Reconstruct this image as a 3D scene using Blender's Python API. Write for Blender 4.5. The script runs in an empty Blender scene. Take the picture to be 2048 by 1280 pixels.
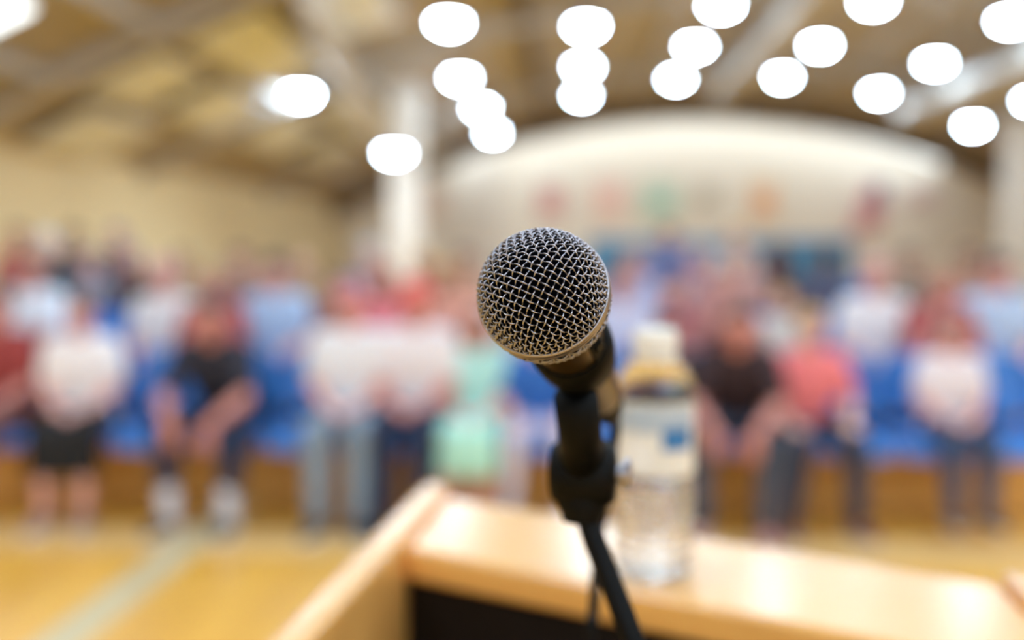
import bpy, math, random
from mathutils import Vector, Matrix
random.seed(7)
S = bpy.context.scene
COL = S.collection
V = Vector

# ------------------------------------------------------------------ camera
W, H = 2048, 1280
LENS, SENSOR = 35.0, 36.0
F = LENS / SENSOR * W
VPX, VPY = 1143.0, 500.0              # vanishing point of the hall's long axis
CAM = V((0, 0, 1.5))
yaw = math.atan((VPX - W / 2) / F)    # looks a little left of the axis
pitch = math.atan((H / 2 - VPY) / F)  # and a little down
cd = bpy.data.cameras.new('camera')
cam = bpy.data.objects.new('camera', cd)
COL.objects.link(cam)
cd.lens, cd.sensor_width = LENS, SENSOR
cd.clip_start, cd.clip_end = 0.02, 200
cam.location = CAM
cam.rotation_euler = (math.pi / 2 - pitch, 0, yaw)
cd.dof.use_dof = True
cd.dof.focus_distance = 0.3535
cd.dof.aperture_fstop = 2.6
S.camera = cam
RC = cam.rotation_euler.to_matrix()
CX, CY, CZ = RC.col[0].copy(), RC.col[1].copy(), RC.col[2].copy()

def ray(x, y):
    return RC @ V(((x - W / 2) / F, (H / 2 - y) / F, -1))
def on_z(x, y, z):                     # pixel -> point on a level surface
    d = ray(x, y); t = (z - CAM.z) / d.z
    return CAM + d * t
def on_y(x, y, Y):                     # pixel -> point on a cross wall / row
    d = ray(x, y); t = (Y - CAM.y) / d.y
    return CAM + d * t
def at_depth(x, y, t):
    return CAM + ray(x, y) * t

# ------------------------------------------------------------------ world, exposure
w = bpy.data.worlds.new('world'); S.world = w; w.use_nodes = True
w.node_tree.nodes['Background'].inputs[0].default_value = (0.8, 0.88, 1, 1)
w.node_tree.nodes['Background'].inputs[1].default_value = 0.3
S.view_settings.view_transform = 'Standard'
S.view_settings.look = 'None'
S.view_settings.exposure = 2.4
S.view_settings.gamma = 1
S.view_settings.use_curve_mapping = False
S.cycles.use_denoising = True
S.cycles.max_bounces = 10
S.cycles.diffuse_bounces = 7
S.cycles.sample_clamp_indirect = 6
S.cycles.caustics_refractive = False
S.cycles.caustics_reflective = False
LAMP_L = 26.0

# ------------------------------------------------------------------ helpers
def lin(c):
    return tuple(((v / 255 + 0.055) / 1.055) ** 2.4 if v > 10 else v / 255 / 12.92 for v in c)

MATS = {}
def mat(name, rgb, rough=0.6, metal=0.0, noise=0.08, scale=20.0, emit=0.0, coat=0.0, spec=0.5, bump=0.0, stretch=None):
    if name in MATS: return MATS[name]
    m = bpy.data.materials.new(name); m.use_nodes = True
    nt = m.node_tree; b = nt.nodes['Principled BSDF']
    c = lin(rgb)
    tc = nt.nodes.new('ShaderNodeTexCoord'); mp = nt.nodes.new('ShaderNodeMapping')
    nt.links.new(tc.outputs['Object'], mp.inputs[0])
    if stretch: mp.inputs['Scale'].default_value = stretch
    nz = nt.nodes.new('ShaderNodeTexNoise'); nz.inputs['Scale'].default_value = scale
    nz.inputs['Detail'].default_value = 4
    nt.links.new(mp.outputs[0], nz.inputs['Vector'])
    mx = nt.nodes.new('ShaderNodeMix'); mx.data_type = 'RGBA'
    mx.inputs[6].default_value = tuple(v * (1 - noise) for v in c) + (1,)
    mx.inputs[7].default_value = tuple(min(1, v * (1 + noise)) for v in c) + (1,)
    nt.links.new(nz.outputs[0], mx.inputs[0])
    nt.links.new(mx.outputs[2], b.inputs['Base Color'])
    b.inputs['Roughness'].default_value = rough
    b.inputs['Metallic'].default_value = metal
    b.inputs['Specular IOR Level'].default_value = spec
    if coat:
        b.inputs['Coat Weight'].default_value = coat; b.inputs['Coat Roughness'].default_value = 0.12
    if emit:
        b.inputs['Emission Color'].default_value = c + (1,); b.inputs['Emission Strength'].default_value = emit
    if bump:
        bp = nt.nodes.new('ShaderNodeBump'); bp.inputs['Strength'].default_value = bump
        bp.inputs['Distance'].default_value = 0.01
        nt.links.new(nz.outputs[0], bp.inputs['Height']); nt.links.new(bp.outputs[0], b.inputs['Normal'])
    MATS[name] = m
    return m

def wood(name, a, b_, rough=0.3, coat=0.5, board=None, grain=(1, 14, 14), scale=6):
    m = bpy.data.materials.new(name); m.use_nodes = True
    nt = m.node_tree; b = nt.nodes['Principled BSDF']; L = nt.links.new
    tc = nt.nodes.new('ShaderNodeTexCoord'); mp = nt.nodes.new('ShaderNodeMapping')
    mp.inputs['Scale'].default_value = grain
    L(tc.outputs['Object'], mp.inputs[0])
    nz = nt.nodes.new('ShaderNodeTexNoise'); nz.inputs['Scale'].default_value = scale
    nz.inputs['Detail'].default_value = 6; L(mp.outputs[0], nz.inputs['Vector'])
    mx = nt.nodes.new('ShaderNodeMix'); mx.data_type = 'RGBA'
    mx.inputs[6].default_value = lin(a) + (1,); mx.inputs[7].default_value = lin(b_) + (1,)
    L(nz.outputs[0], mx.inputs[0])
    out = mx.outputs[2]
    if board:
        br = nt.nodes.new('ShaderNodeTexBrick')
        br.inputs['Scale'].default_value = 1; br.inputs['Brick Width'].default_value = board[0]
        br.inputs['Row Height'].default_value = board[1]; br.inputs['Mortar Size'].default_value = 0.0015
        br.inputs['Color1'].default_value = (1, 1, 1, 1); br.inputs['Color2'].default_value = (.86, .82, .76, 1)
        br.inputs['Mortar'].default_value = (.5, .4, .3, 1)
        m2 = nt.nodes.new('ShaderNodeMapping'); m2.inputs['Rotation'].default_value = (0, 0, math.pi / 2)
        L(tc.outputs['Object'], m2.inputs[0]); L(m2.outputs[0], br.inputs['Vector'])
        mm = nt.nodes.new('ShaderNodeMix'); mm.data_type = 'RGBA'; mm.blend_type = 'MULTIPLY'
        mm.inputs[0].default_value = 1
        L(out, mm.inputs[6]); L(br.outputs[0], mm.inputs[7]); out = mm.outputs[2]
    L(out, b.inputs['Base Color'])
    b.inputs['Roughness'].default_value = rough
    b.inputs['Coat Weight'].default_value = coat; b.inputs['Coat Roughness'].default_value = 0.2
    return m

class MB:
    def __init__(s): s.v = []; s.f = []; s.m = []
    def add(s, vs, fs, mi=0):
        n = len(s.v); s.v += [V(p) for p in vs]; s.f += [tuple(i + n for i in f) for f in fs]; s.m += [mi] * len(fs)
    def box(s, c, d, rz=0, mi=0, R=None):
        c = V(c); M = R if R is not None else Matrix.Rotation(rz, 3, 'Z')
        vs = [c + M @ V((x * d[0] / 2, y * d[1] / 2, z * d[2] / 2)) for x in (-1, 1) for y in (-1, 1) for z in (-1, 1)]
        s.add(vs, [(0, 1, 3, 2), (4, 6, 7, 5), (0, 4, 5, 1), (2, 3, 7, 6), (0, 2, 6, 4), (1, 5, 7, 3)], mi)
    def prism(s, poly, z0, z1, mi=0):
        n = len(poly)
        vs = [(p[0], p[1], z0) for p in poly] + [(p[0], p[1], z1) for p in poly]
        fs = [tuple(range(n))[::-1], tuple(range(n, 2 * n))] + [(i, (i + 1) % n, (i + 1) % n + n, i + n) for i in range(n)]
        s.add(vs, fs, mi)
    def lathe(s, prof, seg=32, M=None, mi=0, cap=True):
        vs = []; fs = []
        for r, z in prof:
            for k in range(seg):
                a = 2 * math.pi * k / seg
                p = V((r * math.cos(a), r * math.sin(a), z))
                vs.append(M @ p if M is not None else p)
        for i in range(len(prof) - 1):
            for k in range(seg):
                k2 = (k + 1) % seg
                fs.append((i * seg + k, i * seg + k2, (i + 1) * seg + k2, (i + 1) * seg + k))
        if cap:
            fs.append(tuple(range(seg))[::-1]); n = (len(prof) - 1) * seg
            fs.append(tuple(range(n, n + seg)))
        s.add(vs, fs, mi)
    def tube(s, pts, r, seg=8, mi=0, cap=True, up=None):
        pts = [V(p) for p in pts]; n = len(pts)
        rs = r if isinstance(r, (list, tuple)) else [r] * n
        t0 = (pts[1] - pts[0]).normalized()
        nrm = V(up) if up is not None else (V((0, 0, 1)) if abs(t0.z) < .9 else V((1, 0, 0)))
        vs = []; fs = []
        for i in range(n):
            t = (pts[min(i + 1, n - 1)] - pts[max(i - 1, 0)]).normalized()
            nrm = (nrm - t * nrm.dot(t)).normalized(); bi = t.cross(nrm)
            for k in range(seg):
                a = 2 * math.pi * k / seg
                vs.append(pts[i] + (nrm * math.cos(a) + bi * math.sin(a)) * rs[i])
        for i in range(n - 1):
            for k in range(seg):
                k2 = (k + 1) % seg
                fs.append((i * seg + k, i * seg + k2, (i + 1) * seg + k2, (i + 1) * seg + k))
        if cap:
            fs.append(tuple(range(seg))[::-1]); fs.append(tuple(range((n - 1) * seg, n * seg)))
        s.add(vs, fs, mi)
    def capsule(s, p0, r0, p1, r1, seg=12):
        p0, p1 = V(p0), V(p1)
        ax = p1 - p0; L = ax.length
        ax = ax.normalized() if L > 1e-6 else V((0, 0, 1))
        pts = []; rr = []
        for k in range(5):
            a = math.pi / 2 * (1 - k / 4.0)
            pts.append(p0 - ax * r0 * math.sin(a)); rr.append(max(r0 * math.cos(a), r0 * .05))
        for k in range(5):
            a = math.pi / 2 * k / 4.0
            pts.append(p1 + ax * r1 * math.sin(a)); rr.append(max(r1 * math.cos(a), r1 * .05))
        up = ax.orthogonal().normalized(); bi = ax.cross(up)
        vs = []; fs = []
        for p, r in zip(pts, rr):
            for k in range(seg):
                a = 2 * math.pi * k / seg
                vs.append(p + (up * math.cos(a) + bi * math.sin(a)) * r)
        for i in range(9):
            for k in range(seg):
                k2 = (k + 1) % seg
                fs.append((i * seg + k, i * seg + k2, (i + 1) * seg + k2, (i + 1) * seg + k))
        fs.append(tuple(range(seg))[::-1]); fs.append(tuple(range(9 * seg, 10 * seg)))
        s.add(vs, fs)
    def ellipsoid(s, c, r, seg=16, rings=10, mi=0):
        c = V(c); vs = []; fs = []
        for i in range(rings + 1):
            t = math.pi * min(max(i / rings, .01), .99)
            for k in range(seg):
                a = 2 * math.pi * k / seg
                vs.append(c + V((r[0] * math.sin(t) * math.cos(a), r[1] * math.sin(t) * math.sin(a), r[2] * math.cos(t))))
        for i in range(rings):
            for k in range(seg):
                k2 = (k + 1) % seg
                fs.append((i * seg + k, (i + 1) * seg + k, (i + 1) * seg + k2, i * seg + k2))
        fs.append(tuple(range(seg))); fs.append(tuple(range(rings * seg, (rings + 1) * seg))[::-1])
        s.add(vs, fs, mi)
    def mesh(s, name, mats, smooth=False):
        me = bpy.data.meshes.new(name)
        me.from_pydata(s.v, [], s.f)
        for m in (mats if isinstance(mats, (list, tuple)) else [mats]): me.materials.append(m)
        if len(set(s.m)) > 1: me.polygons.foreach_set('material_index', s.m)
        if smooth: me.polygons.foreach_set('use_smooth', [True] * len(me.polygons))
        me.update()
        return me
    def build(s, name, mats, parent=None, smooth=False, loc=None):
        return link(name, s.mesh(name, mats, smooth), parent, loc)

def link(name, me, parent=None, loc=None, rz=0):
    o = bpy.data.objects.new(name, me); COL.objects.link(o)
    if parent: o.parent = parent
    if loc is not None: o.location = loc
    if rz: o.rotation_euler.z = rz
    return o
def tag(o, label=None, cat=None, group=None, kind=None):
    if label: o['label'] = label
    if cat: o['category'] = cat
    if group: o['group'] = group
    if kind: o['kind'] = kind
    return o
def empty(name, loc=(0, 0, 0), rz=0):
    return link(name, None, None, loc, rz)
def smooth_angle(o, deg=35):
    me = o.data
    me.polygons.foreach_set('use_smooth', [True] * len(me.polygons))
    me.set_sharp_from_angle(angle=math.radians(deg))
    return o

# ------------------------------------------------------------------ materials
M_floor = wood('maple_floor', (248, 192, 86), (236, 174, 66), rough=0.32, coat=0.3, board=(1.6, 0.09), grain=(10, 1, 10))
M_oak = wood('varnished_oak', (236, 180, 100), (222, 160, 80), rough=0.34, coat=0.5, grain=(2, 30, 30), scale=5)
M_riser = wood('bleacher_wood', (226, 176, 98), (206, 152, 78), rough=0.45, coat=0.2, grain=(2, 2, 20))
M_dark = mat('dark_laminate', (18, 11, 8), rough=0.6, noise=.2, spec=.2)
M_wall = mat('cream_painted_block', (238, 235, 228), rough=0.8, noise=.03, scale=3)
M_wallL = mat('yellow_cream_paint', (212, 198, 160), rough=0.8, noise=.12, scale=0.7)
M_deck = wood('roof_deck', (170, 167, 166), (148, 144, 142), rough=0.75, coat=0, board=(4.0, 0.3), grain=(6, 1, 6))
M_beam = mat('dark_beam', (88, 74, 66), rough=0.7)
M_steel = mat('grey_steel', (168, 164, 158), rough=0.5, noise=.06)
M_pillar = mat('white_pillar_paint', (224, 221, 216), rough=0.6, noise=.03)
M_panel = mat('pale_acoustic_panel', (206, 214, 222), rough=0.9, noise=.12, scale=2)
M_line = mat('grey_court_paint', (205, 190, 152), rough=0.35, noise=.04)
M_glare = mat('painted_wall_glare', (226, 184, 120), rough=0.35, noise=.04)  # wall glare put into the colour of a paler floor band
M_blue = mat('blue_moulded_plastic', (52, 120, 200), rough=0.4, noise=.06)
M_pad = mat('blue_vinyl_pad', (78, 150, 206), rough=0.45, noise=.06)
M_black = mat('black_rubber', (4, 4, 5), rough=0.55, noise=.15, spec=.14)
M_handle = mat('dark_bronze_enamel', (84, 68, 42), rough=0.34, metal=.7, noise=.2, scale=300)
M_nickel = mat('nickel_wire', (158, 156, 164), rough=0.3, metal=1.0, noise=.05, scale=400)
M_ring = mat('satin_nickel_band', (164, 160, 166), rough=0.38, metal=1.0, noise=.05, scale=400)
M_foam = mat('black_foam', (7, 7, 12), rough=1, noise=.3, scale=900, spec=0)
M_alu = mat('lamp_reflector', (190, 190, 188), rough=0.4, metal=.6)
def emission(name, rgb, s):
    m = bpy.data.materials.new(name); m.use_nodes = True; nt = m.node_tree
    nt.nodes.remove(nt.nodes['Principled BSDF'])
    e = nt.nodes.new('ShaderNodeEmission'); e.inputs[0].default_value = lin(rgb) + (1,); e.inputs[1].default_value = s
    nt.links.new(e.outputs[0], nt.nodes['Material Output'].inputs[0])
    return m
M_lamp = emission('lamp_diffuser', (212, 236, 255), LAMP_L)
M_sky_fill = emission('daylit_and_fill_panel', (232, 240, 240), 0.72)  # shared by the skylight and the added fill panels at the end wall

# ------------------------------------------------------------------ the hall
XL, XR, XC, YB, YF = -9.0, 18.0, 4.5, 40.0, -9.0
def roof(X): return 6.9 - 0.02 * (X - XC) ** 2
fl = MB(); fl.box((XC, (YB + YF) / 2, -0.1), (XR - XL + .4, YB - YF + .4, 0.2))
floor = tag(fl.build('floor', M_floor), 'polished yellow maple gym floor', None, None, 'structure')
b = MB(); b.box((-1.95, 9.0, 0.001), (0.19, 24, 0.002)); b.build('court_line_and_glare', M_line, floor)
b = MB(); b.box((-4.6, 4.95, 0.0009), (5.1, 0.42, 0.0018)); b.build('court_line_and_glare', M_glare, floor)  # paler strip imitating the wall's reflection on the floor
b = MB(); b.box((4.2, 4.95, 0.0009), (12.1, 0.42, 0.0018)); b.build('court_line_and_glare', M_glare, floor)  # right part of the same painted glare

def gable(Y, t):
    xs = [XL + (XR - XL) * i / 40 for i in range(41)]
    poly = [(XL, 0), (XR, 0)] + [(x, roof(x)) for x in reversed(xs)]
    m = MB(); n = len(poly)
    vs = [(p[0], Y, p[1]) for p in poly] + [(p[0], Y + t, p[1]) for p in poly]
    m.add(vs, [tuple(range(n)), tuple(range(n, 2 * n))[::-1]] + [(i, i + n, (i + 1) % n + n, (i + 1) % n) for i in range(n)])
    return m
wall_back = tag(gable(YB, .3).build('wall_back', M_wall), 'cream end wall under the curved roof', None, None, 'structure')
tag(gable(YF - .3, .3).build('wall_front', M_wall), 'cream end wall behind the lectern', None, None, 'structure')
for nm, x, mm in (('wall_left', XL - .15, M_wallL), ('wall_right', XR + .15, M_wallL)):
    m = MB(); m.box((x, (YB + YF) / 2, roof(XL) / 2), (.3, YB - YF, roof(XL)))
    tag(m.build(nm, mm), 'yellow cream side wall of the hall', None, None, 'structure')
m = MB(); n = 48; vs = []; fs = []
for k, t in enumerate((0, .2)):
    for Y in (YF - .3, YB + .3):
        for i in range(n + 1):
            x = XL - .3 + (XR - XL + .6) * i / n; vs.append((x, Y, roof(x) + t))
q = n + 1
for i in range(n):
    fs.append((i, q + i, q + i + 1, i + 1)); fs.append((2 * q + i, 2 * q + i + 1, 3 * q + i + 1, 3 * q + i))
m.add(vs, fs)
ceiling = tag(m.build('ceiling', M_deck, smooth=True), 'brown wooden barrel vault roof deck', None, None, 'structure')

# arched ribs and long purlins of the vault
def rib(Y, wdt, dep):
    m = MB(); vs = []; fs = []; n = 40
    for i in range(n + 1):
        x = XL + (XR - XL) * i / n
        for (dy, dz) in ((-wdt / 2, 0), (wdt / 2, 0), (wdt / 2, -dep), (-wdt / 2, -dep)):
            vs.append((x, Y + dy, roof(x) + dz + .01))
    for i in range(n):
        for k in range(4):
            fs.append((4 * i + k, 4 * i + (k + 1) % 4, 4 * i + 4 + (k + 1) % 4, 4 * i + 4 + k))
    m.add(vs, fs); m.build('roof_rib', M_beam if Y > 30 else M_steel, ceiling)
for Y, wdt, dep in ((37.3, .7, .6), (29, .35, .35), (20.5, .35, .35), (14, .3, .3), (8, .3, .3), (2, .3, .3), (-4, .3, .3)): rib(Y, wdt, dep)
for x in (-7.4, -5.9, -4.4, -0.95, 2.2, 7.6, 10.4, 13.0, 15.5):
    m = MB(); m.box((x, (YB + YF) / 2, roof(x) - .12), (.28 if x == -.95 else .16, YB - YF, .3 if x == -.95 else .2))
    m.build('purlin', M_beam if x == -.95 else M_steel, ceiling)
# pale panels on the left slope
def roof_panel(x0, x1, y0, y1):
    m = MB(); z0, z1 = roof(x0) - .27, roof(x1) - .27
    vs = [(x0, y0, z0), (x1, y0, z1), (x1, y1, z1), (x0, y1, z0)]
    vs += [(p[0], p[1], p[2] + .05) for p in vs]
    m.add(vs, [(0, 1, 2, 3), (7, 6, 5, 4), (0, 4, 5, 1), (1, 5, 6, 2), (2, 6, 7, 3), (3, 7, 4, 0)])
    return m
for a in ((-7.2, -6.1, 14.6, 16.6), (-5.7, -4.6, 14.6, 18.6), (-7.2, -6.1, 17.4, 20), (-5.7, -4.6, 21.8, 28.4), (-7.2, -6.1, 21.4, 24.5),
          (-7.2, -6.1, 26, 28.5), (-4.1, -3.0, 14.6, 17.5), (-5.7, -4.6, 30, 36), (-8.7, -7.6, 15.5, 18.0)):
    roof_panel(*a).build('acoustic_panel', M_panel, ceiling)
roof_panel(-7.1, -6.3, 10.0, 11.5).build('skylight_and_fill', M_sky_fill, ceiling)
for i in range(12):                      # added glowing panels, hidden behind the last rib to brighten the end wall
    roof_panel(-5 + i * 1.6, -5 + i * 1.6 + 1.5, 38.1, 39.7).build('skylight_and_fill', M_sky_fill, ceiling)

# pillars, brace, ducts
def pillar(px, py, Y, wd, dp, label, bwall=False):
    x = on_y(px, 300, Y).x
    root = empty('pillar', (x, Y, 0)); tag(root, label, 'pillar', 'white pillars')
    h = roof(x) - .02
    if bwall: h = roof(x) - .05
    m = MB(); m.box((0, 0, h / 2), (wd, dp, h)); m.build('shaft', M_pillar, root)
    m = MB(); m.box((0, -.01, .2), (wd + .08, dp + .06, .4)); m.build('plinth', M_pillar, root)
    return x
pillar(811, 0, 24, .72, .5, 'broad white pillar rising to the roof left of the lamps')
pillar(964, 0, 39.7, 1.45, .5, 'pale pilaster on the end wall below the dimmest lamp')
pillar(2052, 0, 30, 1.1, .5, 'white pillar at the right edge of the picture')
m = MB()
a, c = on_y(592, -40, 14), on_y(765, 300, 23.6)
m.tube([a, c], .23, seg=4); tag(m.build('roof_brace', M_steel), 'pale steel brace slanting down to the broad white pillar', 'brace')
def duct(h, xy0, xy1, r, label):
    y0 = h / (500 - xy0[1]) * F; y1 = h / (500 - xy1[1]) * F
    p0 = V(((xy0[0] - VPX) / F * y0, y0, 1.5 + h)); p1 = V(((xy1[0] - VPX) / F * y1, y1, 1.5 + h))
    root = empty('air_duct', p1); tag(root, label, 'duct', 'air ducts under the roof')
    d = (p0 - p1)
    m = MB(); m.tube([V((0, 0, 0)), d * .5, d * 1.25], r, seg=20); smooth_angle(m.build('pipe', M_steel, root))
    for k in range(1, 8):
        m = MB(); m.tube([d * (k * .15 - .004), d * (k * .15 + .004)], r * 1.05, seg=20); m.build('joint_band', M_steel, root)
    for k in (.1, .6, 1.1):
        p = d * k; top = roof(p1.x + p.x) - p1.z
        m = MB(); m.tube([p, V((p.x, p.y, top))], .02, seg=6); m.build('hanger', M_steel, root)
duct(3.7, (2060, 125), (1790, 240), .33, 'grey air duct running under the roof at the upper right')
duct(4.6, (1590, 30), (1430, 200), .3, 'grey air duct under the middle of the roof between lamp rows')

# ------------------------------------------------------------------ lamps
def make_lamp(p, label, group='round pendant lamps under the roof'):
    root = empty('pendant_lamp', p); tag(root, label, 'lamp', group)
    top = roof(p.x) - p.z
    for nm, me in lamp_parts: link(nm, me, root)
    m = MB(); m.tube([(0, 0, .24), (0, 0, top)], .012, seg=6); m.build('hanging_rod', M_steel, root)
r = .25
m = MB(); m.lathe([(r + .02, 0), (r + .02, .015), (r * .8, .1), (.09, .16), (.08, .24), (.02, .25)], 28)
m.lathe([(r, .004), (r + .02, 0)], 28, cap=False)
me1 = m.mesh('reflector', M_alu, True)
m = MB(); m.lathe([(.01, -.11), (r * .45, -.095), (r * .8, -.05), (r * .98, .003)], 28); me2 = m.mesh('diffuser', M_lamp, True)
lamp_parts = [('reflector', me1), ('diffuser', me2)]
def lamp_px(px, py, Y, label):
    make_lamp(on_y(px, py, Y), label)
rows = [
 ('row leftmost of all', [(602, 188, 20, 'bright pendant lamp alone at the left, left of the broad pillar'), (788, 305, 21.5, 'dim low pendant lamp beside the broad white pillar')]),
 ('row2', [(898, 45, 17.8, 'largest pendant lamp, at the top right of the broad white pillar'), (920, 155, 23.5, 'second lamp down in the row right of the broad pillar'),
           (962, 215, 28.3, 'third lamp down in the row right of the broad pillar'), (985, 265, 34, 'dimmest lamp, lowest in the row right of the broad pillar')]),
 ('row3', [(1172, 52, 19.9, 'top lamp of the upright trio above the microphone'), (1166, 133, 24.5, 'middle lamp of the upright trio above the microphone'), (1163, 190, 28.9, 'bottom lamp of the upright trio above the microphone')]),
 ('row4', [(1442, 10, 20.3, 'lamp cut by the top edge, first row right of the trio'), (1390, 92, 24.4, 'middle lamp of the row just right of the trio'), (1352, 157, 29, 'lowest lamp of the row just right of the trio')]),
 ('row5', [(1747, 3, 20.1, 'lamp cut by the top edge, second row right of the trio'), (1640, 90, 24.3, 'middle lamp of the second row right of the trio'), (1565, 153, 28.7, 'lowest lamp of the second row right of the trio')]),
 ('row6', [(2022, 40, 19.5, 'lamp cut by the upper right corner of the picture'), (1870, 125, 23.9, 'lamp above the right air duct'), (1758, 185, 28.4, 'lamp at the far end of the right air duct')]),
 ('row7', [(1946, 250, 28.5, 'lowest lamp on the right, below the air duct'), (2068, 200, 23.9, 'lamp cut by the right edge beside the white pillar')]),
]
for _, L in rows:
    for a in L: lamp_px(*a)
for x, z in ((-2.5, 5.6), (.5, 6.0), (3.1, 6.45), (6.1, 6.4), (8.9, 6.0), (11.4, 5.1)):
    for Y in (15.4, 10.8, 6.2, 1.6, -3.0, -7.0):
        make_lamp(V((x, Y - (.9 if x < 0 else 0), z)), 'round pendant lamp in the rows above and behind the picture', 'round pendant lamps out of the picture')
for Y in (9, 2, -5): make_lamp(V((-5.5, Y, 4.5)), 'round pendant lamp in the rows above and behind the picture', 'round pendant lamps out of the picture')

# ------------------------------------------------------------------ end wall: pads, banners, flag
k = 0; x = on_y(1190, 500, YB).x
while x < on_y(1690, 500, YB).x:
    m = MB(); m.box((x, YB - .04, 1.02), (.59, .08, 1.8)); m.box((x, YB - .05, 1.02), (.5, .1, 1.7))
    m.build('wall_pad', M_pad, wall_back); x += .61
def banner(px, py, wpx, hpx, rgb, label, stripe=None):
    c = on_y(px, py, YB - .1); sx = YB / F
    fade = lambda q: tuple(int(v * .62 + w_ * .38) for v, w_ in zip(q, (240, 234, 222)))   # cloth colour blended towards the pale wall colour
    rgb = fade(rgb); stripe = fade(stripe) if stripe else None
    root = empty('banner', (c.x, YB - .06, c.z - hpx * sx / 2)); tag(root, label, 'banner', 'banners on the end wall')
    m = MB(); nx, nz = 8, 6; wd, ht = wpx * sx, hpx * sx; vs = []; fs = []
    for s in (0, .015):
        for j in range(nz + 1):
            for i in range(nx + 1):
                vs.append((wd * (i / nx - .5), .012 * math.sin(i * 2.2) - s, ht * j / nz))
    q = (nx + 1) * (nz + 1)
    for j in range(nz):
        for i in range(nx):
            a0 = j * (nx + 1) + i
            fs.append((a0, a0 + 1, a0 + nx + 2, a0 + nx + 1)); fs.append((q + a0, q + a0 + nx + 1, q + a0 + nx + 2, q + a0 + 1))
    m.add(vs, fs); m.build('cloth', mat('banner_%d' % px, rgb, .8), root, True)
    m = MB(); m.tube([(-wd / 2 - .05, 0, ht), (wd / 2 + .05, 0, ht)], .02, seg=8); m.build('rod', M_steel, root)
    if stripe:
        m = MB(); m.box((0, -.035, ht * .5), (wd * .6, .006, ht * .35)); m.build('emblem_panel', mat('banner_stripe_%d' % px, stripe, .8), root)
banner(1102, 402, 52, 64, (206, 150, 152), 'dusky pink banner, leftmost on the end wall', (214, 120, 130))
banner(1218, 396, 66, 78, (244, 208, 204), 'pale pink banner above the microphone head', (246, 190, 188))
banner(1320, 402, 78, 84, (196, 226, 212), 'mint green banner with teal panel on the end wall', (120, 204, 206))
banner(1414, 394, 44, 50, (196, 196, 186), 'small grey banner between mint and orange banners', (176, 176, 170))
banner(1528, 402, 50, 84, (242, 206, 160), 'peach banner with orange panel on the end wall', (240, 140, 110))
banner(1845, 394, 70, 42, (206, 184, 184), 'wide mauve banner at the right of the end wall', (186, 150, 164))
banner(866, 405, 60, 60, (222, 196, 184), 'faded pink banner between the two pale pillars')
# flag drooping from a slanted wall pole
p0 = on_y(1738, 372, YB - .2)
fr = empty('flag', (p0.x, YB - .1, p0.z)); tag(fr, 'drooping flag with dark blue corner and red and white stripes on the end wall', 'flag')
m = MB(); m.tube([(0.1, .07, -.1), (-.1, -.6, .25)], .02, seg=8); m.build('pole', M_steel, fr)
mR, mW, mB = mat('flag_red', (222, 92, 112), .8), mat('flag_white', (226, 214, 222), .8), mat('flag_blue', (120, 90, 140), .8)
for i in range(13):
    m = MB(); vs = []; fs = []
    for j in range(15):
        t = j / 14; 
        for e in (0, 1):
            u = (i + e) / 13
            wdt = .62 + .3 * t
            vs.append((-.45 + wdt * u - .62 * t * (1.05 - .5 * u) + .35, -.38 + .08 * math.sin(u * 17 + t * 2) , .12 - 2.05 * t * (1 - .25 * u)))
    for j in range(14): fs.append((2 * j, 2 * j + 1, 2 * j + 3, 2 * j + 2))
    if i < 6:
        m.add(vs, fs)
    else:
        m.add(vs, fs)
        for j in range(6): m.m[j] = 1
    o = m.build('stripe', [mR if i % 2 == 0 else mW, mB], fr, True)
    md = o.modifiers.new('thick', 'SOLIDIFY'); md.thickness = .01

# ------------------------------------------------------------------ bleachers
RY, RP, RZ = 5.55, 0.80, 0.18
def row_y(r): return RY + RP * r
def row_z(r): return RZ * r
NR = 4
for r in range(NR):
    x0, x1 = -5.6 - .5 * r, 5.2 + .5 * r
    root = empty('bleacher_row', ((x0 + x1) / 2, row_y(r) + .12, 0)); tag(root, ['front', 'second', 'third', 'rearmost'][r] + ' tier of the yellow wooden bleachers', 'bleachers', 'bleacher tiers')
    wd = x1 - x0; zt = row_z(r) + .395
    m = MB(); nb = int(wd / 1.2)
    me = None
    for i in range(nb):
        if me is None:
            mm = MB(); mm.box((0, 0, 0), (wd / nb - .012, .024, zt - .02)); me = mm.mesh('riser_panel', M_riser)
        link('riser_panel', me, root, (-wd / 2 + wd / nb * (i + .5), .03, (zt - .02) / 2 + .01))
    m = MB(); m.box((0, .0, zt + .012), (wd, .16, .024)); m.build('seat_rail', M_riser, root)
    if r < NR - 1 or True:
        m = MB(); m.box((0, .045 + RP / 2 - .02, row_z(r + 1) - .02), (wd, RP - .04, .04)); m.build('foot_deck', M_riser, root)

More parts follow.
